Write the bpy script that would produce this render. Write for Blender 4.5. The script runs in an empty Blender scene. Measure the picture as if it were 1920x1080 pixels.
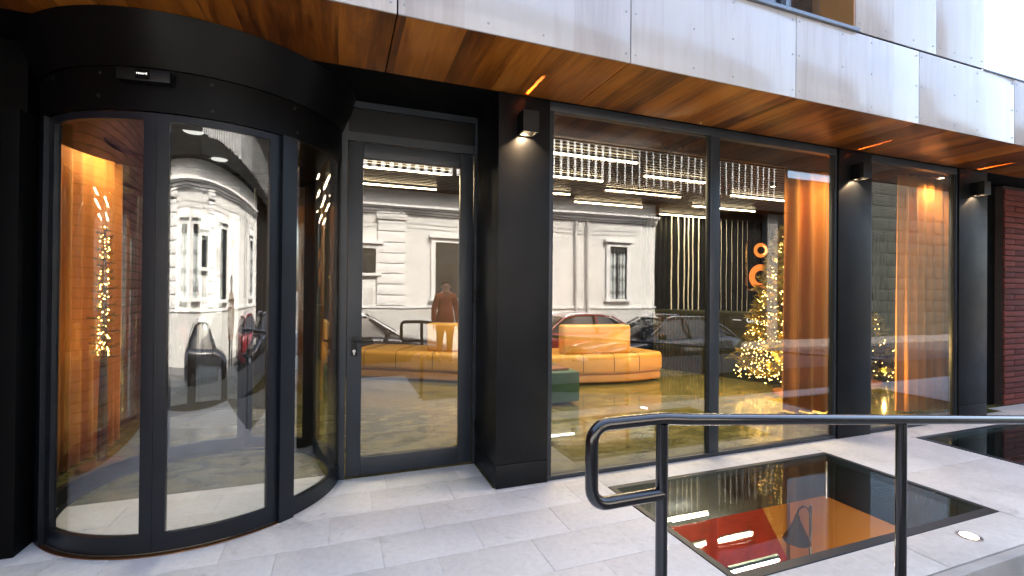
import bpy, bmesh, math, random
from mathutils import Vector, Matrix
R = math.radians
random.seed(7)
S = bpy.context.scene
COL = S.collection

# ------------------------------------------------------------------ camera, sky, sun, exposure
cam = bpy.data.cameras.new('camera'); camo = bpy.data.objects.new('camera', cam); COL.objects.link(camo); S.camera = camo
cam.sensor_width = 36; cam.lens = 867.4 / 1920 * 36; cam.clip_start = .05; cam.clip_end = 2000
yaw, pit, rol = .3543, .005616, .00884
fw = Vector((math.sin(yaw)*math.cos(pit), math.cos(yaw)*math.cos(pit), math.sin(pit)))
rt = Vector((math.cos(yaw), -math.sin(yaw), 0)); up = rt.cross(fw)
r2 = rt*math.cos(rol) + up*math.sin(rol); u2 = r2.cross(fw)
m = Matrix((r2, u2, -fw)).transposed().to_4x4(); m.translation = (0, 0, 1.45); camo.matrix_world = m

SUNV = Vector((.16, .70, .68)).normalized()          # towards the sun: behind the hotel, to the right
w = bpy.data.worlds.new('World'); S.world = w; w.use_nodes = True
nt = w.node_tree; bg = nt.nodes['Background']
sky = nt.nodes.new('ShaderNodeTexSky'); sky.sky_type = 'NISHITA'; sky.sun_disc = False
sky.sun_elevation = math.asin(SUNV.z); sky.sun_rotation = math.atan2(SUNV.x, SUNV.y)
sky.air_density = 1.0; sky.dust_density = 5.0; sky.ozone_density = 1.0
nt.links.new(sky.outputs[0], bg.inputs[0]); bg.inputs[1].default_value = .15
sun = bpy.data.lights.new('sun', 'SUN'); sun.energy = 2.0; sun.angle = R(.6); sun.color = (1, .95, .87)
suno = bpy.data.objects.new('sun', sun); COL.objects.link(suno); suno.rotation_euler = (-SUNV).to_track_quat('-Z', 'Y').to_euler()
suno.location = SUNV*40
vs = S.view_settings; vs.view_transform = 'Standard'; vs.look = 'None'; vs.gamma = 1; vs.exposure = 2.72
cy = S.cycles; cy.use_denoising = True; cy.max_bounces = 10; cy.diffuse_bounces = 4; cy.glossy_bounces = 5
cy.transparent_max_bounces = 24; cy.transmission_bounces = 6; cy.caustics_reflective = False; cy.caustics_refractive = False
cy.sample_clamp_indirect = 6

# ------------------------------------------------------------------ materials
MATS = {}
class N:
    def __init__(s, name):
        s.m = bpy.data.materials.new(name); s.m.use_nodes = True; s.t = s.m.node_tree
        s.p = s.t.nodes['Principled BSDF']; s.out = s.t.nodes['Material Output']; MATS[name] = s.m
    def n(s, k, **kw):
        q = s.t.nodes.new('ShaderNode'+k)
        for a, b in kw.items(): setattr(q, a, b)
        return q
    def l(s, a, b): s.t.links.new(a, b)
    def math(s, op, a, b=None, c=None):
        q = s.n('Math', operation=op)
        for i, v in enumerate((a, b, c)):
            if v is None: continue
            if isinstance(v, (int, float)): q.inputs[i].default_value = v
            else: s.l(v, q.inputs[i])
        return q.outputs[0]
    def coords(s, kind='Position'):
        if kind == 'Position': return s.n('NewGeometry').outputs['Position']
        return s.n('TexCoord').outputs[kind]
    def scaled(s, v, sc):
        q = s.n('VectorMath', operation='MULTIPLY'); s.l(v, q.inputs[0]); q.inputs[1].default_value = sc; return q.outputs[0]
    def noise(s, v, scale=1., detail=4., rough=.55, dist=0.):
        q = s.n('TexNoise'); s.l(v, q.inputs['Vector']); q.inputs['Scale'].default_value = scale
        q.inputs['Detail'].default_value = detail; q.inputs['Roughness'].default_value = rough; q.inputs['Distortion'].default_value = dist
        return q.outputs['Fac']
    def ramp(s, f, stops):
        q = s.n('ValToRGB'); e = q.color_ramp.elements
        while len(e) < len(stops): e.new(.5)
        for i, (p, c) in enumerate(stops): e[i].position = p; e[i].color = (*c, 1) if len(c) == 3 else c
        s.l(f, q.inputs[0]); return q.outputs[0]
    def mix(s, f, a, b, mode='MIX'):
        q = s.n('Mix', data_type='RGBA', blend_type=mode)
        for sock, v in ((q.inputs[0], f), (q.inputs[6], a), (q.inputs[7], b)):
            if isinstance(v, (int, float)): sock.default_value = v
            elif isinstance(v, tuple): sock.default_value = (*v, 1)
            else: s.l(v, sock)
        return q.outputs[2]
    def bump(s, h, strength=.2, dist=.01):
        q = s.n('Bump'); q.inputs['Strength'].default_value = strength; q.inputs['Distance'].default_value = dist
        s.l(h, q.inputs['Height']); s.l(q.outputs[0], s.p.inputs['Normal'])
    def set(s, **kw):
        for a, v in kw.items():
            k = {'col': 'Base Color', 'rough': 'Roughness', 'metal': 'Metallic', 'spec': 'Specular IOR Level', 'coat': 'Coat Weight',
                 'coatr': 'Coat Roughness', 'emit': 'Emission Strength', 'ecol': 'Emission Color', 'sheen': 'Sheen Weight'}[a]
            i = s.p.inputs[k]
            if isinstance(v, tuple): i.default_value = (*v, 1)
            elif isinstance(v, (int, float)): i.default_value = v
            else: s.l(v, i)

def plain(name, col, rough=.5, metal=0., var=.25, scale=6., bump=0., spec=.5, **kw):
    q = N(name); v = q.coords('Position'); f = q.noise(v, scale, 5)
    lo = tuple(c*(1-var) for c in col); hi = tuple(min(1, c*(1+var)) for c in col)
    q.set(col=q.ramp(f, [(.3, lo), (.7, hi)]), metal=metal, spec=spec, **kw)
    g = q.noise(v, scale*2.3, 6)
    q.set(rough=q.math('MULTIPLY_ADD', g, rough*.5, rough*.75))
    if bump: q.bump(q.noise(v, scale*12, 4), bump, .004)
    return q.m

plain('frame_metal', (.022, .028, .035), .38, 0, .15, 3, .03, spec=.4)
plain('drum_frame', (.0075, .010, .014), .36, 0, .2, 3, .03, spec=.32)
plain('black_metal', (.004, .0045, .005), .4, 0, .2, 2, .03, spec=.3)
plain('pillar_metal', (.0042, .005, .006), .42, 0, .55, 2.2, .05, spec=.22)
plain('canopy_metal', (.003, .0032, .0034), .38, 0, .2, 1.5, .03, spec=.13)
plain('matte_black', (.002, .002, .002), .7, 0, .2, 2, spec=.1)
plain('rail_paint', (.004, .0045, .005), .2, 0, .2, 12, .03, coat=.9, coatr=.12)
plain('rubber', (.01, .01, .01), .8)
plain('steel', (.5, .5, .5), .3, 1, .1)
plain('brass', (.55, .32, .09), .28, 1, .15)
plain('copper_strip', (.42, .20, .09), .4, 1, .3)
plain('screw_grey', (.33, .33, .34), .4, .3, .1)
plain('flashing', (.22, .25, .29), .4, .6, .1)
plain('concrete', (.40, .40, .395), .75, 0, .18, 3, .25)
plain('dark_paving', (.13, .125, .12), .85, 0, .2, 3, .3)
plain('asphalt', (.04, .04, .042), .85, 0, .25, 14, .4)
plain('ground_earth', (.16, .15, .13), .9, 0, .3, .4)
plain('white_stucco', (.60, .59, .56), .8, 0, .06, 1.2, .15)
plain('white_trim', (.66, .65, .625), .7, 0, .05, 2, .1)
plain('pale_strip', (.46, .46, .45), .6, 0, .3, 3)
plain('cream_stucco', (.62, .47, .36), .8, 0, .08, 1.2, .15)
plain('plinth_stone', (.50, .49, .46), .8, 0, .12, 2, .2)
plain('dark_cladding', (.006, .0055, .005), .7, 0, .3, 2, spec=.1)
plain('grey_block', (.026, .030, .023), .85, 0, .2, 1.6, .3)
plain('roof_tile', (.16, .12, .11), .8, 0, .2, 3)
plain('dark_wall', (.030, .020, .013), .45, 0, .3, 1)
plain('leather_orange', (.60, .34, .085), .36, 0, .10, 2.2, .06, coat=.15)
plain('leather_base', (.50, .27, .07), .42, 0, .12, 3, .06)
plain('green_velvet', (.008, .075, .045), .7, 0, .3, 5, sheen=.3)
plain('desk_green', (.014, .018, .006), .35, 0, .3, 4)
plain('ceiling_slat', (.030, .013, .005), .4, 0, .35, 3)
plain('tree_needle', (.16, .135, .018), .6, 0, .4, 8)
plain('bark', (.07, .04, .02), .8)
plain('tinsel_rod', (.78, .78, .74), .3, .15, .2, 4, spec=.8)
plain('fluted_black', (.0035, .004, .003), .45, 0, .3, 2, spec=.06)
plain('sign_black', (.012, .010, .010), .5)
plain('skin', (.55, .33, .24), .5)
plain('hair', (.03, .018, .01), .6)
plain('coat_orange', (.34, .075, .02), .75, 0, .15, 8)
plain('trousers', (.022, .025, .04), .8)
plain('shoe', (.02, .018, .016), .5)
plain('basement_red', (.34, .022, .010), .55, 0, .3, 5)
plain('basement_orange', (.56, .23, .05), .6, 0, .08, 2)
plain('shaft_dark', (.007, .008, .0075), .5, 0, .3, 3)
plain('lamp_bronze', (.055, .040, .024), .35, .6, .2, 8)
plain('car_grey', (.035, .037, .042), .25, .3, .05, 3, coat=1., coatr=.05)
plain('car_red', (.18, .010, .012), .25, .1, .05, 3, coat=1., coatr=.05)
plain('car_black', (.010, .013, .020), .25, .2, .05, 3, coat=1., coatr=.05)
plain('car_glass', (.01, .012, .014), .06, 0, .1, 3)
plain('window_dark', (.03, .035, .04), .12, 0, .3, 3)
plain('window_curtain', (.50, .54, .53), .7, 0, .12, 9)
plain('wheel_rim', (.4, .4, .42), .3, .9)
plain('cable', (.03, .03, .03), .7)
plain('planter_wood', (.23, .10, .04), .6)
plain('plaque_cream', (.6, .5, .35), .6)

def emitter(name, col, strength):
    q = N(name); q.set(col=(.04, .04, .04), ecol=col, emit=strength); return q.m
emitter('led_warm', (1, .76, .46), 9.)
emitter('led_white', (1, .92, .80), 7.)
emitter('fairy_bulb', (1, .56, .13), 8.)
emitter('lamp_warm', (1, .72, .42), 7.)
emitter('lamp_crescent', (1, .45, .12), .8)
emitter('globe_orange', (1, .22, .03), .26)
emitter('ground_spot', (1, .96, .86), 3.)
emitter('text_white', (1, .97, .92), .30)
emitter('drum_downlight', (1, .96, .9), .18)

def glass(name, tint, f0, pw=1.):
    q = N(name); t = q.t; t.nodes.remove(q.p)
    g = q.n('NewGeometry'); d = q.n('VectorMath', operation='DOT_PRODUCT'); q.l(g.outputs['Incoming'], d.inputs[0]); q.l(g.outputs['Normal'], d.inputs[1])
    c = q.math('SUBTRACT', 1., q.math('ABSOLUTE', d.outputs['Value'])); p = q.math('POWER', c, 5.)
    fac = q.math('MULTIPLY_ADD', p, (1-f0)*pw, f0)
    tr = q.n('BsdfTransparent'); tr.inputs[0].default_value = (*tint, 1)
    bp = q.n('Bump'); bp.inputs['Strength'].default_value = 1.; bp.inputs['Distance'].default_value = .0011; q.l(q.noise(q.coords('Position'), 1.3, 1.), bp.inputs['Height'])
    gl = q.n('BsdfGlossy'); q.l(bp.outputs[0], gl.inputs['Normal']); gl.inputs['Roughness'].default_value = 0.; gl.inputs[0].default_value = (1, 1, 1, 1)
    mx = q.n('MixShader'); q.l(fac, mx.inputs[0]); q.l(tr.outputs[0], mx.inputs[1]); q.l(gl.outputs[0], mx.inputs[2]); q.l(mx.outputs[0], q.out.inputs[0])
glass('shop_glass', (.95, .965, .95), .115)
glass('drum_glass', (.93, .95, .94), .135)
glass('floor_glass', (.90, .95, .92), .025, .6)

def wood(name, axis, stops, plank, rough, sat_noise=.5, **kw):
    q = N(name); pos = q.coords('Position'); x = q.n('SeparateXYZ'); q.l(pos, x.inputs[0])
    bend = q.noise(q.scaled(pos, (1.1, .55, .55)), 1., 2)
    xx = q.math('MULTIPLY_ADD', bend, .05, x.outputs[0])
    pid = q.math('FLOOR', q.math('DIVIDE', xx, plank)); wn = q.n('TexWhiteNoise', noise_dimensions='1D'); q.l(pid, wn.inputs['W'])
    sc = (5., .55, .55); sc2 = (38., 2.2, 2.2)
    shift = q.n('VectorMath', operation='ADD'); q.l(pos, shift.inputs[0]); q.l(wn.outputs['Color'], shift.inputs[1])
    a = q.noise(q.scaled(shift.outputs[0], sc), 1.3, 6, .6, 1.2); b = q.noise(q.scaled(shift.outputs[0], sc2), 1., 5, .65, .6)
    f = q.math('ADD', q.math('MULTIPLY', wn.outputs['Value'], .26), q.math('ADD', q.math('MULTIPLY', a, .60), q.math('MULTIPLY', b, .30)))
    q.set(col=q.ramp(f, stops), rough=rough, **kw); q.bump(b, .06, .002)
    return q.m
wood('soffit_wood', 'y', [(.40, (.075, .018, .003)), (.51, (.20, .058, .007)), (.62, (.36, .115, .012)), (.76, (.50, .18, .024))], .17, .34, spec=.5)
wood('fascia_sheen_wood', 'z', [(.38, (.45, .41, .39)), (.52, (.51, .475, .455)), (.63, (.55, .53, .515)), (.80, (.57, .555, .545))], .33, .22, coat=.7, coatr=.08)  # soffit wood made pale: bright sky sheen is put into the base colour
wood('reveal_wood', 'z', [(.26, (.24, .11, .03)), (.6, (.42, .2, .06)), (.85, (.5, .26, .09))], .3, .4)

def slabmat(name, base, var):
    q = N(name); pos = q.coords('Position'); oi = q.n('ObjectInfo')
    a = q.noise(pos, 2.2, 6, .6); b = q.noise(pos, 26., 6, .7); c = q.noise(pos, .9, 3)
    col = q.ramp(a, [(.25, tuple(v*(1-var) for v in base)), (.55, base), (.8, tuple(min(1, v*(1+var*.5)) for v in base))])
    st = q.ramp(q.noise(pos, 4.2, 9, .74, .9), [(.57, (1, 1, 1)), (.70, (.74, .73, .71))])
    col = q.mix(1., col, st, 'MULTIPLY')
    sp = q.ramp(b, [(.3, (.86, .86, .86)), (.6, (1, 1, 1))]); col = q.mix(1., col, sp, 'MULTIPLY')
    sk = q.ramp(q.noise(q.scaled(pos, (1, 2.6, 1)), 19., 10, .8, 1.2), [(.66, (1, 1, 1)), (.76, (.62, .61, .60))]); col = q.mix(1., col, sk, 'MULTIPLY')
    k = q.math('MULTIPLY_ADD', oi.outputs['Random'], .05, .96); kc = q.n('CombineXYZ')
    for i in range(3): q.l(k, kc.inputs[i])
    col = q.mix(1., col, kc.outputs[0], 'MULTIPLY')
    q.set(col=col, rough=q.math('MULTIPLY_ADD', c, .3, .5), spec=.4); q.bump(q.noise(pos, 60., 6, .7), .18, .003)
slabmat('paving_stone', (.68, .668, .648), .09)
slabmat('deck_concrete', (.63, .62, .60), .22)
slabmat('grout', (.50, .50, .49), .35)

def brickmat(name, lo, hi):
    q = N(name); oi = q.n('ObjectInfo'); pos = q.coords('Position')
    f = q.math('ADD', q.math('MULTIPLY', oi.outputs['Random'], .5), q.math('MULTIPLY', q.noise(q.scaled(pos, (4, 4, 9)), 1.2, 3), .5))
    q.set(col=q.ramp(f, [(.2, lo), (.8, hi)]), rough=.75); q.bump(q.noise(pos, 40, 6), .4, .005)
brickmat('brick_red', (.085, .013, .009), (.17, .030, .018))
brickmat('brick_brown', (.19, .060, .050), (.38, .14, .11))
plain('mortar', (.035, .025, .022), .9)

def floor_mat():
    q = N('lobby_stone'); pos = q.coords('Position')
    v = q.noise(q.scaled(pos, (1.6, 2.8, 1)), 2.2, 8, .7, .35); b = q.noise(pos, 3.5, 5)
    col = q.ramp(v, [(.28, (.040, .042, .014)), (.45, (.115, .108, .034)), (.6, (.20, .18, .068)), (.78, (.29, .27, .13))])
    q.set(col=col, rough=q.math('MULTIPLY_ADD', b, .12, .06), spec=.6)
    br = q.n('TexBrick'); q.l(pos, br.inputs[0]); br.inputs['Scale'].default_value = 1.; br.inputs['Mortar Size'].default_value = .004
    br.inputs['Brick Width'].default_value = .9; br.inputs['Row Height'].default_value = .45
    q.bump(br.outputs['Fac'], -.5, .006)
floor_mat()
def curtain_mat():
    q = N('curtain_orange'); pos = q.coords('Position')
    a = q.noise(q.scaled(pos, (9, 9, .5)), 1., 4); b = q.noise(q.scaled(pos, (160, 160, 160)), 1., 2)
    q.set(col=q.ramp(a, [(.3, (.58, .19, .018)), (.7, (.74, .28, .035))]), rough=.8, sheen=.2); q.bump(b, .1, .002)
curtain_mat()

# ------------------------------------------------------------------ mesh helpers
def bm_box(b, x0, x1, y0, y1, z0, z1, bev=0.):
    r = bmesh.ops.create_cube(b, size=1.)
    vs_ = r['verts']
    for v in vs_:
        v.co = ((x0+x1)/2+v.co.x*(x1-x0), (y0+y1)/2+v.co.y*(y1-y0), (z0+z1)/2+v.co.z*(z1-z0))
    if bev:
        es = list({e for v in vs_ for e in v.link_edges}); bmesh.ops.bevel(b, geom=es, offset=bev, segments=2, affect='EDGES', profile=.6)
def box(x0, x1, y0, y1, z0, z1, bev=0.):
    b = bmesh.new(); bm_box(b, x0, x1, y0, y1, z0, z1, bev); return b
def bm_tube(b, pts, r, seg=10, closed=False, caps=True):
    pts = [Vector(p) for p in pts]; n = len(pts); rings = []
    rr = r if isinstance(r, (list, tuple)) else [r]*n
    ref = None
    for i, p in enumerate(pts):
        if closed: d = pts[(i+1) % n]-pts[i-1]
        else: d = pts[min(i+1, n-1)]-pts[max(i-1, 0)]
        d.normalize()
        if ref is None: ref = Vector((0, 0, 1)) if abs(d.z) < .9 else Vector((1, 0, 0))
        a = d.cross(ref)
        if a.length < 1e-4: a = d.cross(Vector((0, 1, 0)))
        a.normalize(); c = a.cross(d).normalized(); ref = c if abs(c.dot(d)) < .5 else ref
        rings.append([b.verts.new(p+(a*math.cos(t)+c*math.sin(t))*rr[i]) for t in [2*math.pi*k/seg for k in range(seg)]])
    for i in range(n if closed else n-1):
        A, B = rings[i], rings[(i+1) % n]
        for k in range(seg): b.faces.new((A[k], A[(k+1) % seg], B[(k+1) % seg], B[k]))
    if caps and not closed:
        b.faces.new(rings[0][::-1]); b.faces.new(rings[-1])
def tube(pts, r, seg=10, closed=False):
    b = bmesh.new(); bm_tube(b, pts, r, seg, closed); return b
def bm_arc(b, cx, cy_, r0, r1, a0, a1, z0, z1, n=None, top=None):
    """ring sector; top=(r0t,r1t) flares it"""
    n = n or max(2, int(abs(a1-a0)/2.5)); full = abs(abs(a1-a0)-360) < 1e-6
    t0, t1 = top or (r0, r1); L = []
    for i in range(n if full else n+1):
        a = R(a0+(a1-a0)*i/n); c, s_ = math.cos(a), math.sin(a)
        L.append([b.verts.new((cx+c*q, cy_+s_*q, z)) for q, z in ((r0, z0), (r1, z0), (t1, z1), (t0, z1))])
    for i in range(n):
        A, B = L[i], L[(i+1) % len(L)]
        for k in range(4): b.faces.new((A[k], B[k], B[(k+1) % 4], A[(k+1) % 4]))
    if not full: b.faces.new(L[0]); b.faces.new(L[-1][::-1])
def arc(*a, **k):
    b = bmesh.new(); bm_arc(b, *a, **k); return b
def lathe(prof, seg=20, loc=(0, 0, 0)):
    b = bmesh.new(); rings = []
    for r_, z in prof:
        rings.append([b.verts.new((loc[0]+r_*math.cos(2*math.pi*k/seg), loc[1]+r_*math.sin(2*math.pi*k/seg), loc[2]+z)) for k in range(seg)])
    for A, B in zip(rings, rings[1:]):
        for k in range(seg): b.faces.new((A[k], A[(k+1) % seg], B[(k+1) % seg], B[k]))
    b.faces.new(rings[0][::-1]); b.faces.new(rings[-1]); return b
def poly_prism(pts, z0, z1):
    b = bmesh.new(); A = [b.verts.new((x, y, z0)) for x, y in pts]; B = [b.verts.new((x, y, z1)) for x, y in pts]
    n = len(pts)
    for k in range(n): b.faces.new((A[k], A[(k+1) % n], B[(k+1) % n], B[k]))
    b.faces.new(A[::-1]); b.faces.new(B); return b
def sweep(path, prof):
    """closed profile (offset to the left of the path, z) along an xy path"""
    b = bmesh.new(); n = len(path); L = []
    for i, p in enumerate(path):
        d = Vector(path[min(i+1, n-1)])-Vector(path[max(i-1, 0)]); d.normalize(); nrm = Vector((-d.y, d.x))
        L.append([b.verts.new((p[0]+nrm.x*o, p[1]+nrm.y*o, z)) for o, z in prof])
    m_ = len(prof)
    for A, B in zip(L, L[1:]):
        for k in range(m_): b.faces.new((A[k], A[(k+1) % m_], B[(k+1) % m_], B[k]))
    b.faces.new(L[0]); b.faces.new(L[-1][::-1]); return b
def to_mesh(name, b, mat, smooth=35):
    bmesh.ops.recalc_face_normals(b, faces=b.faces[:])
    me = bpy.data.meshes.new(name); b.to_mesh(me); b.free()
    for mt in (mat if isinstance(mat, (list, tuple)) else [mat]): me.materials.append(MATS[mt])
    if smooth:
        for p in me.polygons: p.use_smooth = True
        me.set_sharp_from_angle(angle=R(smooth))
    return me
def link(name, me, parent=None, loc=(0, 0, 0), rot=(0, 0, 0), scale=(1, 1, 1)):
    o = bpy.data.objects.new(name, me); COL.objects.link(o); o.location = loc; o.rotation_euler = rot; o.scale = scale
    if parent: o.parent = parent
    return o
def part(name, b, mat, parent=None, loc=(0, 0, 0), rot=(0, 0, 0), smooth=35):
    return link(name, to_mesh(name, b, mat, smooth), parent, loc, rot)
def tag(o, label, cat, group=None):
    o['label'] = label; o['category'] = cat
    if group: o['group'] = group
    return o
def thing(name, label, cat, loc=(0, 0, 0), rz=0., group=None):
    return tag(link(name, None, None, loc, (0, 0, rz)), label, cat, group)
def struct(name, b, mat, smooth=35):
    o = part(name, b, mat, None, smooth=smooth); o['kind'] = 'structure'; return o
def stuff(o): o['kind'] = 'stuff'; return o
def copy_tree(o, parent=None):
    c = o.copy(); COL.objects.link(c)
    if parent: c.parent = parent
    for ch in [k for k in bpy.data.objects if k.parent == o]: copy_tree(ch, c)
    return c
def spot(name, loc, to, energy, col, size, blend=.4, rad=.02, parent=None):
    l = bpy.data.lights.new(name, 'SPOT'); l.energy = energy; l.color = col; l.spot_size = R(size); l.spot_blend = blend; l.shadow_soft_size = rad
    o = bpy.data.objects.new(name, l); COL.objects.link(o); o.location = loc
    o.rotation_euler = (Vector(to)-Vector(loc)).to_track_quat('-Z', 'Y').to_euler()
    if parent: o.parent = parent
    return o
def text(name, body, size, mat, parent, loc, rot, depth=.002, align='CENTER'):
    cu = bpy.data.curves.new(name, 'FONT'); cu.body = body; cu.size = size; cu.extrude = depth; cu.align_x = align; cu.align_y = 'CENTER'
    tmp = bpy.data.objects.new(name, cu); COL.objects.link(tmp); dg = bpy.context.evaluated_depsgraph_get()
    me = bpy.data.meshes.new_from_object(tmp.evaluated_get(dg)); bpy.data.objects.remove(tmp)
    me.materials.clear(); me.materials.append(MATS[mat]); return link(name, me, parent, loc, rot)

# ------------------------------------------------------------------ ground, pavement, road
def ground_sheet():
    b = bmesh.new(); X = (-400, 1.7, 7.9, 400); Y = (-400, 1.65, 5.3, 400)   # open over the basement
    V = [[b.verts.new((x, y, -.75)) for y in Y] for x in X]
    for i in range(3):
        for j in range(3):
            if (i, j) != (1, 1): b.faces.new((V[i][j], V[i+1][j], V[i+1][j+1], V[i][j+1]))
    return b
struct('ground', ground_sheet(), 'ground_earth')
struct('road', box(-60, 80, -6.3, -2.61, -.749, -.62), 'asphalt')
struct('far_pavement', box(-60, 80, -7.6, -6.301, -.749, -.50), 'dark_paving')
# the raised forecourt: bedding under the slabs, with openings over the ramp and the two floor lights
GL = [(1.88, 4.14, 1.79, 2.96), (5.48, 7.74, 1.79, 2.96)]
bed = bmesh.new()
for q in ((-9, -.02, -.45, 3.88), (-.02, 1.03, -.45, 3.75), (1.03, 1.84, 1.5, 3.3), (7.78, 14, 1.5, 3.6)):
    bm_box(bed, *q, -.748, -.0035)
bm_box(bed, 4.18, 5.44, 1.5, 3.3, -.39, -.0035); bm_box(bed, 4.25, 5.44, 1.5, 1.88, -.748, -.391)
for g in GL:
    bm_box(bed, g[0]-.01, g[1]+.02, 1.5, g[2], -.748, -.0035); bm_box(bed, g[0]-.01, g[1]+.02, g[3]+.035, 3.3, -.39, -.0035)
pave = struct('pavement', bed, 'grout')
def ramp_piece():
    b = bmesh.new(); v = []
    for x, z in ((1.03, -.006), (8.6, -.70)):
        for y in (-.455, 1.5): v.append((x, y, z))
    t = [b.verts.new(p) for p in v]; u = [b.verts.new((p[0], p[1], -.748)) for p in v]
    for f in ((t[0], t[2], t[3], t[1]), (u[0], u[1], u[3], u[2]), (t[0], t[1], u[1], u[0]), (t[2], u[2], u[3], t[3]), (t[0], u[0], u[2], t[2]), (t[1], t[3], u[3], u[1])): b.faces.new(f)
    return b
struct('ramp', ramp_piece(), 'dark_paving')
struct('lower_terrace', box(-30, 40, -2.6, -.46, -.749, -.10), 'asphalt')
struct('ramp_landing', box(8.6, 14, -.455, 1.5, -.748, -.70), 'concrete')
# paving slabs, .545 x .327 m, each laid by itself
SL, SW, J = .545, .327, .0018
sm_mesh = {}
def slab(x0, x1, y0, y1, mat='paving_stone', bev=.0016):
    k = (round(x1-x0, 3), round(y1-y0, 3), mat)
    if k not in sm_mesh: sm_mesh[k] = to_mesh('slab', box(-(k[0])/2+J/2, k[0]/2-J/2, -k[1]/2+J/2, k[1]/2-J/2, -.03, 0, bev), mat)
    return link('slab', sm_mesh[k], pave, ((x0+x1)/2, (y0+y1)/2, random.uniform(-.0012, .0012)), (random.uniform(-.0012, .0012), random.uniform(-.0012, .0012), 0))
offs = {3.15: .757, 2.823: .495, 2.495: .774, 2.168: .51, 1.841: 1.337, 1.514: .62, 1.187: .98, .86: .7, 3.477: .33}
far_slabs = bmesh.new()
y = 3.748
while y > -.44:
    y1 = 3.879 if y > 3.7 else min(y+SW, 3.748); o = next((v for k, v in offs.items() if abs(k-y) < .02), random.uniform(0, .545))
    xe = 1.87 if y > 1.45 else 1.03
    if y > 3.1: xe = 1.06
    if y > 3.7: xe = -.02
    x = o-SL*9
    while x < xe-.02:
        a, b_ = x, min(x+SL, xe)
        if a > -2.9 and y > .8: slab(a, b_, y, y1)
        elif a > -9: bm_box(far_slabs, a+J/2, b_-J/2, max(y, -.45)+J/2, y1-J/2, -.03, 0)
        x += SL
    y = 3.477 if y > 3.7 else y-SW
stuff(part('distant_slabs', far_slabs, 'paving_stone', pave))
# poured slabs round the floor lights
for q in ((1.875, 3.05, 1.5, 1.775), (3.05, 4.155, 1.5, 1.775), (1.06, 1.87, 3.15, 3.235), (1.875, 3.0, 2.975, 3.235), (3.0, 4.155, 2.975, 3.235),
          (4.16, 5.465, 1.5, 2.4), (4.16, 5.465, 2.4, 3.235), (5.47, 6.6, 2.975, 3.235), (6.6, 7.755, 2.975, 3.235), (5.47, 6.6, 1.5, 1.775), (6.6, 7.755, 1.5, 1.775),
          (7.76, 9.3, 1.5, 2.45), (7.76, 9.3, 2.45, 3.44), (9.3, 11, 1.5, 2.45), (9.3, 11, 2.45, 3.44), (11, 13.9, 1.5, 3.44)):
    slab(*q, mat='deck_concrete', bev=.004)
struct('plinth_edge', box(1.035, 14, 1.44, 1.497, -.746, -.004, .006), 'concrete')
# glazed floor lights with the basement under them
for i, g in enumerate(GL):
    t = thing('floor_light', ['large walk-on glass floor panel nearest, beside the handrail, showing a red and orange basement',
                              'walk-on glass floor panel at the far right edge of the forecourt'][i], 'floor window', (g[0], g[2], 0), group='glass floor panels')
    W_, D_ = g[1]-g[0], g[3]-g[2]
    fr = bmesh.new()
    for q in ((-.005, W_+.01, -.012, .045), (-.005, W_+.01, D_-.03, D_+.012)): bm_box(fr, *q, -.05, .003)
    for q in ((-.005, .035, .045, D_-.03), (W_-.03, W_+.01, .045, D_-.03)): bm_box(fr, *q, -.05, .003)
    part('frame', fr, 'frame_metal', t); part('pane', box(.036, W_-.031, .046, D_-.031, -.03, -.004), 'floor_glass', t)
    sh = bmesh.new()
    bm_box(sh, -.03, 0, -.03, D_+.03, -2.6, -.05); bm_box(sh, W_+.006, W_+.03, -.03, D_+.03, -.39, -.05)
    bm_box(sh, 0, W_, -.03, 0, -2.6, -.05); bm_box(sh, 0, W_, D_+.005, D_+.03, -.39, -.05)
    part('shaft', sh, 'shaft_dark', t)
    part('edge_bar', tube([(W_*.985, D_*.965, -.06), (W_*.985, D_*.965, -.39)], .006), 'steel', t)
bs = struct('basement_floor', box(1.85, 7.8, 1.7, 5.2, -2.65, -2.6), 'basement_red')
struct('basement_wall', box(1.85, 7.8, 3.405, 3.45, -2.6, -.395), 'basement_orange')
struct('basement_side_wall', box(4.20, 4.24, 1.9, 3.35, -2.6, -.395), 'basement_orange')
def screen():
    b = bmesh.new(); P = [(1.86, -.396), (3.70, -.396), (4.18, -1.18), (4.19, -2.598), (1.86, -2.598)]
    A = [b.verts.new((x, 3.36, z)) for x, z in P]; B = [b.verts.new((x, 3.40, z)) for x, z in P]; b.faces.new(A); b.faces.new(B[::-1])
    for k in range(5): b.faces.new((A[k], B[k], B[(k+1) % 5], A[(k+1) % 5]))
    return b
struct('basement_screen', screen(), 'basement_red')
struct('basement_ceiling', box(1.85, 7.8, 2.99, 5.2, -.395, -.39), 'shaft_dark')
struct('basement_end_wall', box(1.80, 1.85, 2.99, 5.2, -2.6, -.395), 'shaft_dark')
for k, (x0, x1, yy, z, lab) in enumerate(((2.37, 2.70, 2.86, -.275, 'upper left of the basement'), (2.82, 3.14, 2.86, -.51, 'middle of the basement, over the red'),
                                     (2.42, 2.68, 2.86, -.505, 'lower left of the basement'), (2.03, 2.40, 1.99, -.10, 'closest to the front edge of the glass'))):
    t = thing('tube_light', 'lit white tube lamp under the glass floor, '+lab, 'lamp', (x0, yy, z), group='tube lamps under the glass floor')
    part('tube', tube([(0, 0, 0), (x1-x0, 0, 0)], .011), 'led_white', t); part('mount', box(0, x1-x0, -.008, .008, .011, .03), 'steel', t)
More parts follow.
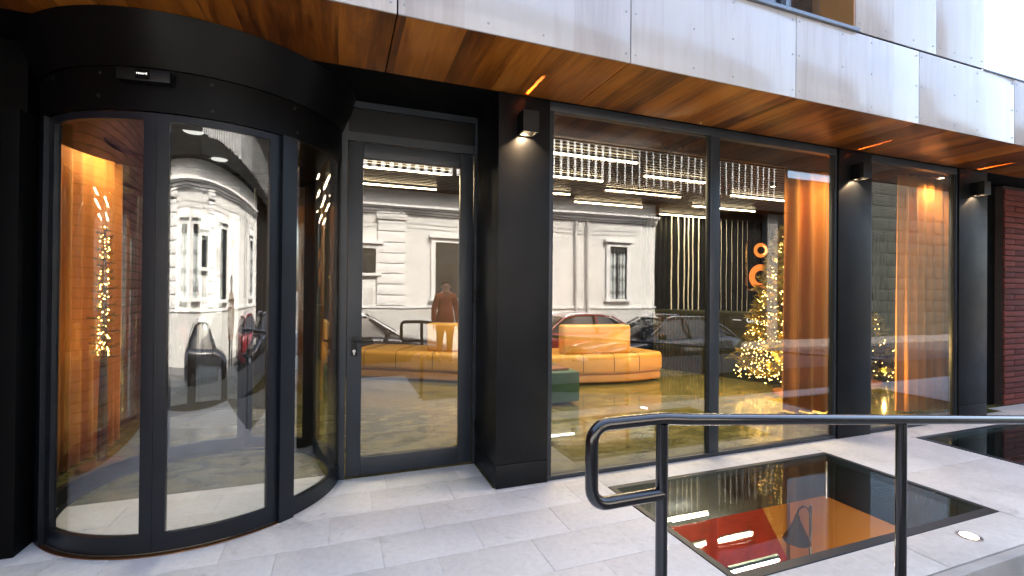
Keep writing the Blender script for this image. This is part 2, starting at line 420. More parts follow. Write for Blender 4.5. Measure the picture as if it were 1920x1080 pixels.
for k, (lx, en) in enumerate(((2.7, 6), (3.7, 6))):  # fill lights added out of sight to brighten the basement walls
    t = thing('basement_fill', 'added warm fill light unseen below the front edge of the glass floor, '+('left' if k == 0 else 'right')+' one', 'lamp', (lx, 1.84, -1.0), group='added fill lights below the glass floor')
    part('fill_bracket', box(-.06, .06, -.04, -.01, -.05, .05), 'black_metal', t)
    bl = bpy.data.lights.new('fill_glow', 'POINT'); bl.energy = en; bl.color = (1, .78, .5); bl.shadow_soft_size = .04
    blo = bpy.data.objects.new('fill_glow', bl); COL.objects.link(blo); blo.parent = t; blo.location = (0, .08, 0)
t = thing('arc_lamp', 'bronze cone lamp on a bent arm under the glass floor', 'lamp', (3.48, 2.6, -.9))
part('post', tube([(0, 0, -1.7), (0, 0, .68)], .010), 'black_metal', t)
part('arm', tube([(0, 0, .60), (-.03, 0, .665), (-.08, 0, .69), (-.13, 0, .67), (-.145, 0, .63)], .006), 'black_metal', t)
part('shade', lathe([(.010, .64), (.016, .62), (.028, .58), (.065, .50), (.10, .435), (.096, .425), (.06, .42)], 24, (-.145, 0, 0)), 'lamp_bronze', t)
t = thing('ground_spot', 'round lit spot set into the pale deck beside the glass floor', 'spot light', (3.55, 1.655, 0))
part('ring', lathe([(.055, -.01), (.062, .003), (.045, .005)], 24), 'steel', t); part('lens', lathe([(.042, 0), (.043, .006), (.02, .009)], 24), 'ground_spot', t)

# ------------------------------------------------------------------ hotel
hotel = thing('hotel_building', 'hotel front with dark pillars, orange wood soffit and panelled fascia coloured pale for sky sheen', 'building')
SO = 2.905; FY = 2.50
pan = lambda x0, x1, *a, **k: None
xs = [.265+1.445*k for k in range(-6, 9)]
screw_me = to_mesh('screw', lathe([(.0075, 0), (.0075, .002), (.004, .0035)], 8), 'screw_grey')
for x0, x1 in zip(xs, xs[1:]):
    g = .004
    part('soffit_panel', box(x0+g, x1-g, FY+.001, 3.199, SO, SO+.012, .001), 'soffit_wood', hotel)
    f = part('fascia_panel', box(x0+g, x1-g, FY-.012, FY, SO-.004, 3.518, .001), 'fascia_sheen_wood', hotel)
    if -1.5 < x0 < 7:
        for fx in (.035, .5, .5+.34, 1.445-.035):
            for z in (2.955, 3.22, 3.475):
                if z == 3.22 and fx == .84: z = 3.20
                link('screw', screw_me, f, (x0+fx, FY-.0125, z), (R(90), 0, 0))
part('fascia_backing', box(-8.4, 13.2, FY+.004, FY+.06, SO+.013, 3.52), 'matte_black', hotel)
part('sill_flashing', box(-3, 3.82, FY-.035, FY+.1, 3.521, 3.545), 'flashing', hotel)
part('roof_edge', box(5.56, 13.2, FY-.02, FY+.12, 3.521, 3.535), 'flashing', hotel)
# upper storey
UX = [3.80, 4.84, 5.565]
for x0, x1 in zip(UX, UX[1:]):
    f = part('upper_panel', box(x0+.004, x1-.004, FY-.012, FY, 3.535, 6.4, .001), 'fascia_sheen_wood', hotel)
    for fx in (.05, (x1-x0)*.35, (x1-x0)*.7, x1-x0-.05): link('screw', screw_me, f, (x0+fx, FY-.0125, 3.60), (R(90), 0, 0))
part('upper_wall', box(3.80, 5.56, FY+.001, 9.0, 3.54, 6.4), 'matte_black', hotel)
part('upper_wall', box(-8.4, 1.9, FY+.001, 9.0, 3.54, 6.4), 'fascia_sheen_wood', hotel)
part('upper_wall', box(1.9, 3.80, FY+.34, 9.0, 3.55, 6.4), 'matte_black', hotel)
part('window_reveal', box(3.779, 3.797, FY-.012, FY+.33, 3.546, 6.4), 'reveal_wood', hotel)
part('upper_window', box(1.92, 3.778, FY+.26, FY+.27, 3.6, 6.3), 'shop_glass', hotel)
part('sky_reflection_panel', box(1.93, 3.05, FY+.30, FY+.31, 3.61, 6.3), 'white_trim', hotel)  # pale panel painting in the bright sky reflected by this pane
part('upper_window_frame', box(3.30, 3.36, FY+.24, FY+.30, 3.56, 6.3), 'frame_metal', hotel)
part('upper_window_frame', box(1.92, 3.778, FY+.24, FY+.30, 3.546, 3.6), 'frame_metal', hotel)
part('roof', box(-8.4, 5.6, FY+.0, 9.1, 6.41, 6.6), 'concrete', hotel)
part('added_shade_block', box(5.62, 17.6, 8.1, 9.0, 3.516, 11.2), 'white_stucco', hotel)  # unseen block, added to keep sun off the forecourt
part('floor_slab', box(-8.4, 13.2, FY+.065, 9.0, 3.07, 3.515), 'matte_black', hotel)
part('recess_ceiling', box(-8.4, 1.49, 3.20, 3.9, SO, SO+.02), 'matte_black', hotel)
part('lintel', box(1.49, 13.2, 3.20, 3.9, SO+.003, SO+.05), 'matte_black', hotel)
part('side_wall', box(-8.4, -1.76, 3.58, 3.70, 0, SO-.002), 'matte_black', hotel)
part('rear_wall', box(-8.4, 13.2, 8.80, 9.0, -.7, 3.068), 'dark_wall', hotel)
part('end_wall', box(13.0, 13.2, 3.5, 8.79, -.7, 3.068), 'dark_wall', hotel)
part('end_wall', box(-8.4, -8.2, 3.71, 8.79, -.7, 3.068), 'dark_wall', hotel)
for x0, x1, yb in ((1.07, 1.482, 3.85), (4.655, 5.14, 3.30), (6.655, 7.21, 3.30)):
    p = part('pillar', box(x0, x1, 3.20, yb, .175, SO-.003, .003), 'pillar_metal', hotel)
    link('base_plate', to_mesh('base_plate', box(x0, x1, 3.198, yb, .002, .172, .003), 'pillar_metal'), p)
part('dark_recess_wall', box(7.21, 8.17, 3.55, 3.7, .0, SO), 'matte_black', hotel)
# shop windows
def window(x0, x1, mull):
    yf0, yf1 = 3.215, 3.275
    head = part('window_frame', box(x0, x1, yf0, yf1, 2.832, SO-.002, .003), 'frame_metal', hotel)
    part('window_frame', box(x0, x1, yf0, yf1, .002, .035, .003), 'frame_metal', hotel)
    for a, b_ in [(x0, x0+.035), (x1-.03, x1)]+mull: part('window_frame', box(a, b_, yf0, yf1, .036, 2.831, .003), 'frame_metal', hotel)
    e = [x0+.035]+[q for m_ in mull for q in m_]+[x1-.03]
    for a, b_ in zip(e[::2], e[1::2]):
        part('pane', box(a-.004, b_+.004, 3.24, 3.25, .03, 2.838), 'shop_glass', hotel)
        part('gasket', box(b_-.012, b_-.002, 3.225, 3.239, .037, 2.83), 'rubber', hotel)
window(1.486, 4.652, [(3.045, 3.155)])
window(5.143, 6.652, [])
# glazed side door
door = part('door', box(.046, .155, 3.755, 3.81, .012, 2.585, .004), 'frame_metal', hotel)
for q in ((.927, 1.035, .012, 2.585), (.156, .926, .012, .15), (.156, .926, 2.47, 2.585)): link('rail', to_mesh('rail', box(q[0], q[1], 3.755, 3.81, q[2], q[3], .004), 'frame_metal'), door)
part('pane', box(.150, .932, 3.78, 3.79, .145, 2.475), 'shop_glass', door)
hp = lathe([(.026, 0), (.026, .008), (.02, .012)], 20)
part('handle', tube([(.10, 3.75, 1.055), (.10, 3.70, 1.055), (.108, 3.692, 1.055), (.235, 3.692, 1.053)], .0095, 12), 'black_metal', door)
part('handle_plate', box(.076, .124, 3.744, 3.754, .935, 1.085, .004), 'black_metal', door)
part('lock', tube([(.10, 3.745, .975), (.10, 3.736, .975)], .012, 14), 'steel', door); part('lock', box(.095, .105, 3.737, 3.7435, .945, .972, .002), 'steel', door)
for z in (.25, 1.35, 2.4): part('hinge', tube([(1.052, 3.742, z), (1.052, 3.742, z+.11)], .009), 'black_metal', door)
fr = bmesh.new()
bm_box(fr, -.012, .040, 3.75, 3.83, 0, 2.90); bm_box(fr, 1.042, 1.069, 3.75, 3.83, 0, 2.90); bm_box(fr, .041, 1.041, 3.75, 3.83, 2.592, 2.66); bm_box(fr, .041, 1.041, 3.75, 3.83, 2.85, 2.90)
part('door_frame', fr, 'frame_metal', hotel); part('transom_panel', box(.042, 1.041, 3.775, 3.80, 2.661, 2.849), 'black_metal', hotel)

# ------------------------------------------------------------------ wall lamps
def wall_lamp(x, label):
    t = thing('wall_lamp', label, 'lamp', (x, 3.198, 2.60), group='box lamps on the pillars')
    b = bmesh.new(); wz = .062
    bm_box(b, -wz, wz, -.012, 0, 0, .15); bm_box(b, -wz, wz, -.125, -.113, 0, .15); bm_box(b, -wz, -wz+.012, -.113, -.012, 0, .15); bm_box(b, wz-.012, wz, -.113, -.012, 0, .15)
    bm_box(b, -wz+.012, -.0035, -.113, -.012, .138, .15); bm_box(b, .0035, wz-.012, -.113, -.012, .138, .15)
    part('housing', b, 'black_metal', t); part('bulb', box(-.045, .045, -.105, -.02, .045, .050), 'lamp_warm', t)
    spot('down_light', (0, -.045, .040), (0, -.035, -1), 8, (1, .66, .38), 118, .12, .03, t)
    spot('up_light', (0, -.02, .085), (0, -.32, .40), 14, (1, .42, .13), 85, .3, .001, t)
    return t
wall_lamp(1.275, 'black box lamp glowing on the pillar right of the glazed door')
wall_lamp(4.885, 'black box lamp on the pillar between the wide and the narrow window')
wall_lamp(6.93, 'black box lamp on the farthest pillar, next to the red brick')

# ------------------------------------------------------------------ curved entrance
CX, CY, DR = -.877, 3.907, .874
ent = thing('curved_entrance', 'drum shaped entrance with curved sliding glass doors and black canopy', 'entrance', (CX, CY, 0))
A_ = lambda *a, **k: arc(0, 0, *a, **k)
part('canopy', A_(.60, .887, 0, 360, 2.405, 2.632, n=144), 'canopy_metal', ent)
part('canopy_flare', A_(.60, .893, 0, 360, 2.638, 2.903, n=144, top=(.60, .985)), 'canopy_metal', ent)
part('canopy_trim', A_(.62, .880, 0, 360, 2.632, 2.638, n=144), 'matte_black', ent)
ceil = part('drum_ceiling', lathe([(.62, 2.43), (.62, 2.45)], 64), 'black_metal', ent)
for yy in (-.679, .164):
    pass
dl = to_mesh('downlight', lathe([(.055, 0), (.05, -.006), (.02, -.007)], 24), 'drum_downlight')
for yy in (-.50, .164):
    link('downlight', dl, ent, (0, yy, 2.429)); spot('drum_beam', (0, yy, 2.41), (0, yy, 0), 9, (1, .93, .84), 120, .8, .04, ent)
sc2 = to_mesh('canopy_screw', lathe([(.010, 0), (.010, .003), (.005, .006)], 10), 'drum_frame')
for a, z in ((-78.2, 2.60), (-77.8, 2.45), (-113.4, 2.475), (-48.4, 2.60), (-135, 2.60), (-47, 2.45), (-113, 2.60)):
    link('canopy_screw', sc2, ent, (.887*math.cos(R(a)), .887*math.sin(R(a)), z), (R(90), 0, R(a+90)))
sen = part('sensor', box(-.125, .125, -.062, 0, -.033, .033, .006), 'black_metal', ent, (.878*math.cos(R(-97.2)), .878*math.sin(R(-97.2)), 2.578), (0, 0, R(-7.2)))
part('sensor_window', box(-.035, .03, -.066, -.0615, -.025, .025), 'matte_black', sen)
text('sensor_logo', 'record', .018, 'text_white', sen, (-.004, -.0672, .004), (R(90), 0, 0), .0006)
def post(name, a0, a1, z1=2.403, r0=.835, r1=.905, mat='drum_frame'):
    return part(name, A_(r0, r1, a0, a1, 0.002, z1, n=4), mat, ent)
post('post', -53.8, -47.6); post('post', -147.5, -139.8, r1=.90); post('post', 38, 44); post('post', 126, 132)
part('end_post', box(-.82, -.745, -.67, -.40, .002, 2.40, .006), 'matte_black', ent)
part('end_post', box(.86, .876, -.16, -.02, .002, 2.9, .004), 'drum_frame', ent)
def leaf(a0, a1, r0, r1):
    """curved sliding leaf: stiles, rails and a curved pane"""
    L = part('sliding_leaf', A_(r0, r1, a0, a1, .012, .107), 'drum_frame', ent)
    sa = 3.9
    for p, q in ((a0, a0+sa), (a1-sa, a1)): link('stile', to_mesh('stile', A_(r0, r1, p, q, .1075, 2.400, n=4), 'drum_frame'), L)
    link('top_rail', to_mesh('top_rail', A_(r0, r1, a0+sa, a1-sa, 2.36, 2.400), 'drum_frame'), L)
    rm = (r0+r1)/2
    link('pane', to_mesh('pane', A_(rm-.004, rm+.004, a0+sa-.3, a1-sa+.3, .10, 2.37, n=int(abs(a1-a0)*1.5)), 'drum_glass'), L)
leaf(-139.6, -94.85, .845, .876); leaf(-94.75, -54.0, .845, .876)
leaf(44.2, 85.0, .845, .876); leaf(85.1, 126, .845, .876)
def side(a0, a1):
    L = part('side_panel', A_(.848, .888, a0, a1, .002, .107), 'drum_frame', ent)
    link('pane', to_mesh('pane', A_(.864, .872, a0, a1, .10, 2.41, n=int(abs(a1-a0)*1.2)), 'drum_glass'), L)
side(-47.5, 37.8); side(132.2, 212.3)
part('threshold_strip', A_(.875, .900, -146, -52, .0005, .006), 'copper_strip', ent)
part('floor_ring', A_(.80, .84, 0, 360, .0005, .004, n=96), 'drum_frame', ent)

# ------------------------------------------------------------------ brick walls
def brick_wall(name, label, origin, rz, length, height, bl_, bh, mat, order):
    """bricks in running bond on a mortar core, wall runs along local x, faces local -y"""
    t = thing(name, label, 'wall', origin, rz)
    part('core', box(0, length, .02, .16, 0, height), 'mortar', t)
    jt = .012; me = to_mesh('brick', box(0, bl_-jt, 0, .018, 0, bh-jt, .002), mat, 30); me2 = to_mesh('brick', box(0, (bl_-jt)/2, 0, .018, 0, bh-jt, .002), mat, 30)
    L = []
    for r_ in range(int(height/bh)):
        x = 0.
        if r_ % 2: L.append((0., r_, True)); x = bl_/2
        while x+bl_ <= length+1e-6: L.append((x, r_, False)); x += bl_
    L.sort(key=order)
    rest = bmesh.new()
    for k, (x, r_, half) in enumerate(L):
        dy = random.uniform(-.003, .003)
        if k < 300: link('brick', me2 if half else me, t, (x, dy, r_*bh+.006))
        else: bm_box(rest, x, x+((bl_-jt)/2 if half else bl_-jt), dy, .018, r_*bh+.006, r_*bh+.006+bh-jt)
    if len(L) > 300: stuff(part('brick_infill', rest, mat, t))
    return t
brick_wall('brick_wall', 'narrow red brick wall at the far right end of the front', (8.17, 3.45, 0), 0, 4.8, 2.89, .48, .073, 'brick_red', lambda q: (q[0], q[1]))
brick_wall('brick_pier', 'brown brick return wall mirrored in the curved entrance glass', (-2.75, -.8, 0), R(90), 4.32, 4.2, .32, .080, 'brick_brown', lambda q: (abs(q[1]*.080-1.5)*1.0+abs(q[0]-3.), q[1]))

# ------------------------------------------------------------------ handrail
rail = thing('handrail', 'black round tube handrail with a looped end beside the ramp', 'handrail', (1.03, 1.30, 0))
def corner(c, r_, a0, a1, n=6): return [(c[0]+r_*math.cos(R(a0+(a1-a0)*k/n)), 0, c[1]+r_*math.sin(R(a0+(a1-a0)*k/n))) for k in range(n+1)]
zl, zu, xl = .765, 1.02, -.272
pts = [(0, 0, zl)]+corner((xl+.055, zl+.055), .055, 270, 180)+corner((xl+.055, zu-.055), .055, 180, 90)+[(-.03, 0, zu), (.0, 0, zu-.001), (.03, 0, zu-.004)]
sl = -.0895
pts += [(x, 0, zu-.003+sl*x) for x in (.1, 1.26, 2.52, 3.78, 5.04, 6.3, 7.6)]
part('top_tube', tube(pts, .0212, 16), 'rail_paint', rail)
for k in range(7):
    x = 1.26*k; zt = zu-.018+sl*x; zb = -.004-.0917*x
    part('post', tube([(x, 0, zb), (x, 0, zt)], .0205, 16), 'rail_paint', rail)
    part('foot_plate', lathe([(.05, 0), (.05, .008), (.03, .01)], 20, (x, 0, zb)), 'rail_paint', rail)

# ------------------------------------------------------------------ lobby shell
lf = bmesh.new()
bm_box(lf, -8.2, -.02, 3.8805, 8.8, -.10, -.001); bm_box(lf, -.02, 1.06, 3.7505, 8.8, -.10, -.001); bm_box(lf, 1.06, 13, 3.3005, 8.8, -.10, -.001); bm_box(lf, 1.06, 7.2, 3.236, 3.2995, -.10, -.001)
struct('lobby_floor', lf, 'lobby_stone')
cl = struct('lobby_ceiling', box(-8.2, 13, 3.9, 8.8, 3.03, 3.068), 'matte_black')
slme = to_mesh('slat', box(-2, 13, 0, .045, 0, .05), 'ceiling_slat', 0)
for k in range(52): link('slat', slme, cl, (0, 3.92+k*.094, 2.978))
struct('lobby_left_wall', box(-2.22, -2.12, 3.72, 8.8, 0, 3.03), 'dark_wall')
# fluted dark wall behind the desk with polished rods hanging in front of it
fl = struct('fluted_wall', box(5.62, 12.9, 7.62, 7.75, 0, 3.03), 'fluted_black')
ribm = to_mesh('rib', tube([(0, 0, .002), (0, 0, 2.97)], .042, 10), 'fluted_black')
for k in range(60): link('rib', ribm, fl, (5.70+k*.12, 7.61, 0))
RX1 = [5.976, 6.14, 6.281, 6.384, 6.488, 6.633, 6.819]; RX2 = [7.2, 7.339, 7.479, 7.635, 7.763, 7.893]
ORD = 'one two three four five six seven'.split()
ROD = [(x, .011, .70+.07*(i % 3)) for i, x in enumerate(RX1)]+[(x, .004, .75+.1*(i % 2)) for i, x in enumerate(RX2)]
for k, (x, r_, zb) in enumerate(ROD):
    random.seed(k); w_ = random.uniform(-.008, .008)
    pts = [(x+w_*math.sin(q*1.9+k), 7.3+.004*math.cos(q*1.7+k), zb+(2.95-zb)*q/7) for q in range(8)]
    tag(part('hanging_rod', tube(pts, r_, 8), 'tinsel_rod', None), ('bright' if k < 7 else 'faint thin')+' hanging rod, number '+ORD[k % 7]+' from the left, '+('left' if k < 7 else 'right')+' of the window mullion', 'rod', 'hanging metal rods in the lobby')
# LED bars under the slatted ceiling
LED = [(4.55, 1.85, 3.23), (5.02, 3.67, 4.75), (5.48, 2.1, 3.33), (5.52, 5.63, 6.85), (5.93, 3.66, 5.02), (5.93, .1, 1.33), (6.42, 2.0, 3.32), (6.45, 5.73, 7.15), (6.88, .1, 1.33), (6.9, 3.66, 5.0), (7.36, 5.74, 6.9)]
names = ['nearest the wide window', 'second row, above the sofa front', 'third row left, behind the wide window', 'third row right, beside the orange curtain', 'fourth row, over the sofa back',
         'fourth row, seen through the glazed door', 'fifth row left, behind the pillar', 'fifth row right, above the desk', 'sixth row, seen through the glazed door', 'sixth row, above the sofa', 'rearmost, close to the fluted wall']
for (yy, x0, x1), nm in zip(LED, names):
    t = thing('led_bar', 'glowing warm linear ceiling light, '+nm, 'ceiling light', (x0, yy, 2.955), group='linear lights on the lobby ceiling')
    part('housing', box(0, x1-x0, -.02, .02, .0, .022), 'black_metal', t); part('diffuser', box(.005, x1-x0-.005, -.0105, .0105, -.012, -.0005), 'led_warm', t)
    al = bpy.data.lights.new('led_glow', 'AREA'); al.shape = 'RECTANGLE'; al.size = x1-x0; al.size_y = .04; al.energy = 5; al.color = (1, .78, .48)
    ao = bpy.data.objects.new('led_glow', al); COL.objects.link(ao); ao.parent = t; ao.location = ((x1-x0)/2, 0, -.022)

# ------------------------------------------------------------------ lobby furniture
def smooth_path(P, n=8):
    out = []
    for i in range(len(P)-1):
        p0, p1, p2, p3 = [Vector(P[max(0, min(len(P)-1, i+k))]) for k in (-1, 0, 1, 2)]
        for k in range(n):
            t = k/n; out.append(tuple(.5*((2*p1)+(p2-p0)*t+(2*p0-5*p1+4*p2-p3)*t*t+(3*p1-p0-3*p2+p3)*t**3)))
    out.append(tuple(P[-1])); return out
def rprof(o0, o1, z0, z1, r_):
    P = []
    for cx_, cz, a in ((o1-r_, z0+r_, -90), (o1-r_, z1-r_, 0), (o0+r_, z1-r_, 90), (o0+r_, z0+r_, 180)):
        for k in range(5): P.append((cx_+r_*math.cos(R(a+22.5*k)), cz+r_*math.sin(R(a+22.5*k))))
    return P
sofa = thing('sofa', 'long curved orange leather island sofa in the middle of the lobby', 'sofa', (0, 0, 0))
path = smooth_path([(.15, 7.95), (.83, 7.55), (1.72, 6.99), (2.6, 6.52), (3.5, 6.27), (4.3, 6.17), (4.95, 6.27)], 10)
N3 = [path[0:21], path[21:34], path[34:]]
for P in N3:
    Q = [tuple(Vector(p)) for p in P]
    part('seat', sweep(Q, rprof(0, .95, .16, .47, .07)), 'leather_orange', sofa); part('plinth', sweep(Q, rprof(.03, .92, .03, .158, .03)), 'leather_base', sofa)
for k in (4, 10, 16, 25, 29, 40, 46, 52):
    p = Vector(path[k]); d = (Vector(path[k+1])-p).normalized(); nn = Vector((-d.y, d.x))
    part('seam', tube([(*(p+nn*o), z) for o, z in ((-.002, .20), (-.003, .40), (.02, .455), (.07, .472), (.45, .472), (.88, .472))], .0045, 5), 'rubber', sofa)
def backblock(x0, y0, rz, wd):
    return part('backrest', box(-wd/2, wd/2, -.13, .13, 0, .45, .04), 'leather_orange', sofa, (x0, y0, .47), (0, 0, rz), 60)
backblock(3.80, 6.46, R(-6), 1.14); backblock(1.62, 7.35, R(-30), .62)
t = tag(part('green_pouf', box(-.40, .38, -.38, .36, .03, .42, .035), 'green_velvet', None, (2.52, 5.66, 0)), 'dark green upholstered cube pouf in front of the orange sofa', 'pouf')
t = tag(part('leather_tray', box(-.22, .18, -.16, .16, 0, .03, .008), 'planter_wood', None, (2.62, 5.55, .421)), 'brown leather tray lying on the green pouf', 'tray')
# desk
dk = thing('reception_desk', 'dark green fluted reception desk in front of the fluted wall', 'desk', (6.3, 5.9, 0))
a0, a1 = Vector((5.68, 7.45)), Vector((6.62, 5.0)); dv = (a1-a0).normalized(); nv = Vector((dv.y, -dv.x))*-1
if nv.x < 0: nv = -nv
q = [a0, a1, a1+nv*.7, a0+nv*.7]; org = Vector((6.3, 5.9))
part('body', poly_prism([tuple(v-org) for v in q], .0, 1.06), 'desk_green', dk)
q2 = [a0-nv*.04-dv*.04, a1-nv*.04+dv*.04, a1+nv*.74+dv*.04, a0+nv*.74-dv*.04]
part('top', poly_prism([tuple(v-org) for v in q2], 1.062, 1.11), 'desk_green', dk)
dr = to_mesh('flute', tube([(0, 0, .01), (0, 0, 1.055)], .024, 8), 'desk_green')
Ln = (a1-a0).length
for k in range(int(Ln/.06)):
    p = a0+dv*(.03+k*.06)-org
    if not (1.40 < .03+k*.06 < 2.35): link('flute', dr, dk, (p.x, p.y, 0))
ang = math.atan2(dv.y, dv.x)
sp = a0+dv*1.88-nv*.02
sg = thing('desk_sign', 'small black sign with white lettering on the reception desk', 'sign', (sp.x, sp.y, .86), ang)
part('board', box(-.42, .42, -.012, .012, 0, .26, .004), 'sign_black', sg)
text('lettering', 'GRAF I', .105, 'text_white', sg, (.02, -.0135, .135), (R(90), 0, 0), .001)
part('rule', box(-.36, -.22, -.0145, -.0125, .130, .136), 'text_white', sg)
# round glowing wall lamps
def globe(x, z, r_, label):
    t = thing('round_lamp', label, 'lamp', (x, 7.25, z), group='round copper lamps above the desk')
    part('dish', lathe([(r_*.25, 0), (r_*.6, -.01), (r_, .05), (r_*.98, .07), (r_*.6, .02), (r_*.25, .02)], 32), 'globe_orange', t, rot=(R(90), 0, R(-14)))
    part('disc', lathe([(r_*.1, .05), (r_*.52, .055), (r_*.50, .075), (r_*.1, .08)], 24), 'lamp_bronze', t, rot=(R(90), 0, R(-14)))
    b = bmesh.new(); L = []
    for k in range(13):
        a = R(-70+140*k/12); wd = .20*math.cos(R(-75+150*k/12)); L.append([b.verts.new((math.cos(a)*r_*q, math.sin(a)*r_*q, .05+.03*q)) for q in (.58, .58+wd+.02)])
    for A, B in zip(L, L[1:]): b.faces.new((A[0], B[0], B[1], A[1]))
    bmesh.ops.solidify(b, geom=b.faces[:], thickness=.01); part('glow', b, 'lamp_crescent', t, (0, -.012, 0), (R(90), 0, R(-14)))
globe(8.16, 2.33, .15, 'small round copper lamp glowing, upper of the left pair'); globe(8.17, 1.78, .26, 'large round copper lamp glowing, lower of the left pair'); globe(8.78, 2.33, .17, 'round copper lamp glowing beside the tree top')
t = thing('lamp_frame', 'rounded thin brass frame round the glowing copper lamps', 'frame', (7.86, 7.3, 1.5))
part('tube', tube([(.28, 0, 0), (.12, 0, 0), (.04, 0, .03), (0, 0, .12), (0, 0, .92), (.04, 0, 1.02), (.12, 0, 1.06), (.28, 0, 1.06)], .012), 'brass', t)
# curtains
def curtain(name, label, P0, P1, z0, z1, folds, amp):
    b = bmesh.new(); n = folds*12; L = []
    d = Vector(P1)-Vector(P0); nn = Vector((-d.y, d.x)).normalized()
    for i in range(n+1):
        u = i/n; wv = math.sin(u*folds*2*math.pi)+.3*math.sin(u*folds*5.1+1)
        row = []
        for j in range(9):
            v = j/8; am = amp*(1.15-.35*v+.12*math.sin(3*u*folds+4*v)); p = Vector(P0)+d*u+nn*(wv*am)
            row.append(b.verts.new((p.x, p.y, z0+(z1-z0)*v)))
        L.append(row)
    for A, B in zip(L, L[1:]):
        for j in range(8): b.faces.new((A[j], B[j], B[j+1], A[j+1]))
    o = part(name, b, 'curtain_orange', None, smooth=80); md = o.modifiers.new('thickness', 'SOLIDIFY'); md.thickness = .005
    return tag(o, label, 'curtain', 'orange curtains')
curtain('curtain', 'full height pleated orange curtain just right of the lit tree', (5.03, 4.10), (6.0, 3.78), .02, 2.975, 6, .045)
curtain('curtain', 'full height pleated orange curtain in the narrow right-hand window', (6.38, 3.66), (7.16, 3.52), .02, 2.975, 6, .035)
curtain('curtain', 'orange curtain seen through the left glass of the curved entrance', (-2.02, 4.15), (-1.97, 5.40), .02, 2.60, 8, .035)
for x, yy, tx, ty, nm in ((5.3, 3.45, 5.45, 4.0, 'by the curtain next to the tree'), (6.75, 3.42, 6.8, 3.6, 'by the curtain in the narrow window'), (-1.68, 4.85, -1.98, 4.85, 'by the curtain at the curved entrance'), (5.3, 4.5, 5.6, 4.0, 'between the tree and its curtain')):
    t = thing('downlight', 'small recessed warm ceiling downlight '+nm, 'ceiling light', (x, yy, 2.84), group='curtain downlights')
    part('can', lathe([(.045, .048), (.045, 0), (.035, 0), (.033, .03)], 18), 'black_metal', t); part('lens', lathe([(.032, .01), (.03, .006)], 18), 'lamp_warm', t)
    spot('downlight_beam', (0, 0, -.01), (tx-x, ty-yy, -.75), 14 if x < 0 else 5 if x > 6 else 10, (1, .76, .48), 140, 1., .03, t)
# Christmas trees
def xmas(label, loc, h, r0, nb, nl, seed, lz0=.0, lz1=1.):
    random.seed(seed)
    t = thing('christmas_tree', label, 'tree', loc, group='trees with fairy lights')
    part('trunk', tube([(0, 0, 0), (.005, 0, h*.5), (0, 0, h*.97)], [.04*h/2.2, .025*h/2.2, .008]), 'bark', t)
    part('stand', lathe([(.16, 0), (.15, .04), (.05, .07)], 20), 'planter_wood', t)
    fb, br, lb = bmesh.new(), bmesh.new(), bmesh.new()
    tips = []
    for k in range(nb):
        u = (k+.5)/nb; z = h*(.10+.86*u) if r0 > .1 else h*(.45+.53*u); L = r0*(1.02-u)**.9*random.uniform(.75, 1.12)+.03; a = k*2.399+random.uniform(-.3, .3)
        dz = .16*(1-u)-.10 if u < .35 else .22*u
        P = [Vector((math.cos(a)*L*s_, math.sin(a)*L*s_, z+L*(dz*s_-.18*s_*s_+.22*s_**3))) for s_ in (0, .25, .5, .75, 1.)]
        bm_tube(br, P, [.008, .006, .005, .004, .002], 4)
        for q_ in range(int(50+200*L) if r0 > .1 else 14):
            s_ = random.random()**.7; i = min(3, int(s_*4)); f = s_*4-i; p = P[i].lerp(P[i+1], f); d = (P[i+1]-P[i]).normalized()
            sd = Vector((random.uniform(-1, 1), random.uniform(-1, 1), random.uniform(-.6, .6))); sd = (sd-d*sd.dot(d)).normalized()
            ln = random.uniform(.05, .11)*(.6+.5*h/2.2)*(1 if r0 > .1 else .42); tip = p+(d*.75+sd*.7).normalized()*ln; wv = d.cross(sd)*ln*.10
            m_ = p.lerp(tip, .5)
            vv = [fb.verts.new(x) for x in (p, m_+wv, tip, m_-wv)]; fb.faces.new(vv)
        for q_ in range(2): tips.append(P[-1].lerp(P[2], random.random()))
    part('foliage', fb, 'tree_needle', t, smooth=0); part('branch', br, 'bark', t)
    for k in range(nl):
        u = random.random()**1.7; z = h*(lz0+(lz1-lz0)*(.10+.86*u)); rr = r0*(1.02-(z/h-.1)/.86)**.9 if z < h*.96 else .05
        a = random.uniform(0, 2*math.pi); q_ = max(.03, rr*random.uniform(.45, 1.0))
        bmesh.ops.create_icosphere(lb, subdivisions=1, radius=random.uniform(.0032, .0058), matrix=Matrix.Translation((math.cos(a)*q_, math.sin(a)*q_, z+random.uniform(-.04, .04))))
    stuff(part('fairy_lights', lb, 'fairy_bulb', t))
    pl = bpy.data.lights.new('tree_fill', 'POINT'); pl.energy = 26 if r0 > .55 else 1.2; pl.color = (1, .62, .20); pl.shadow_soft_size = .012  # added fill light in front of the tree, brightens the foliage
    po = bpy.data.objects.new('tree_fill', pl); COL.objects.link(po); po.parent = t; po.location = (-.22*h, -.30*h, h*.22)
    return t
xmas('tall spruce wrapped in warm fairy lights beside the orange curtain', (6.06, 4.94, 0), 2.45, .66, 170, 1900, 3)
xmas('small lit tree half hidden by the pillar of the narrow window', (8.05, 5.0, 0), 1.15, .52, 50, 110, 5)
xmas('slim lit tree in front of the curtain behind the entrance glass', (-1.775, 4.60, 0), 1.95, .075, 40, 130, 9, .42, 1.)

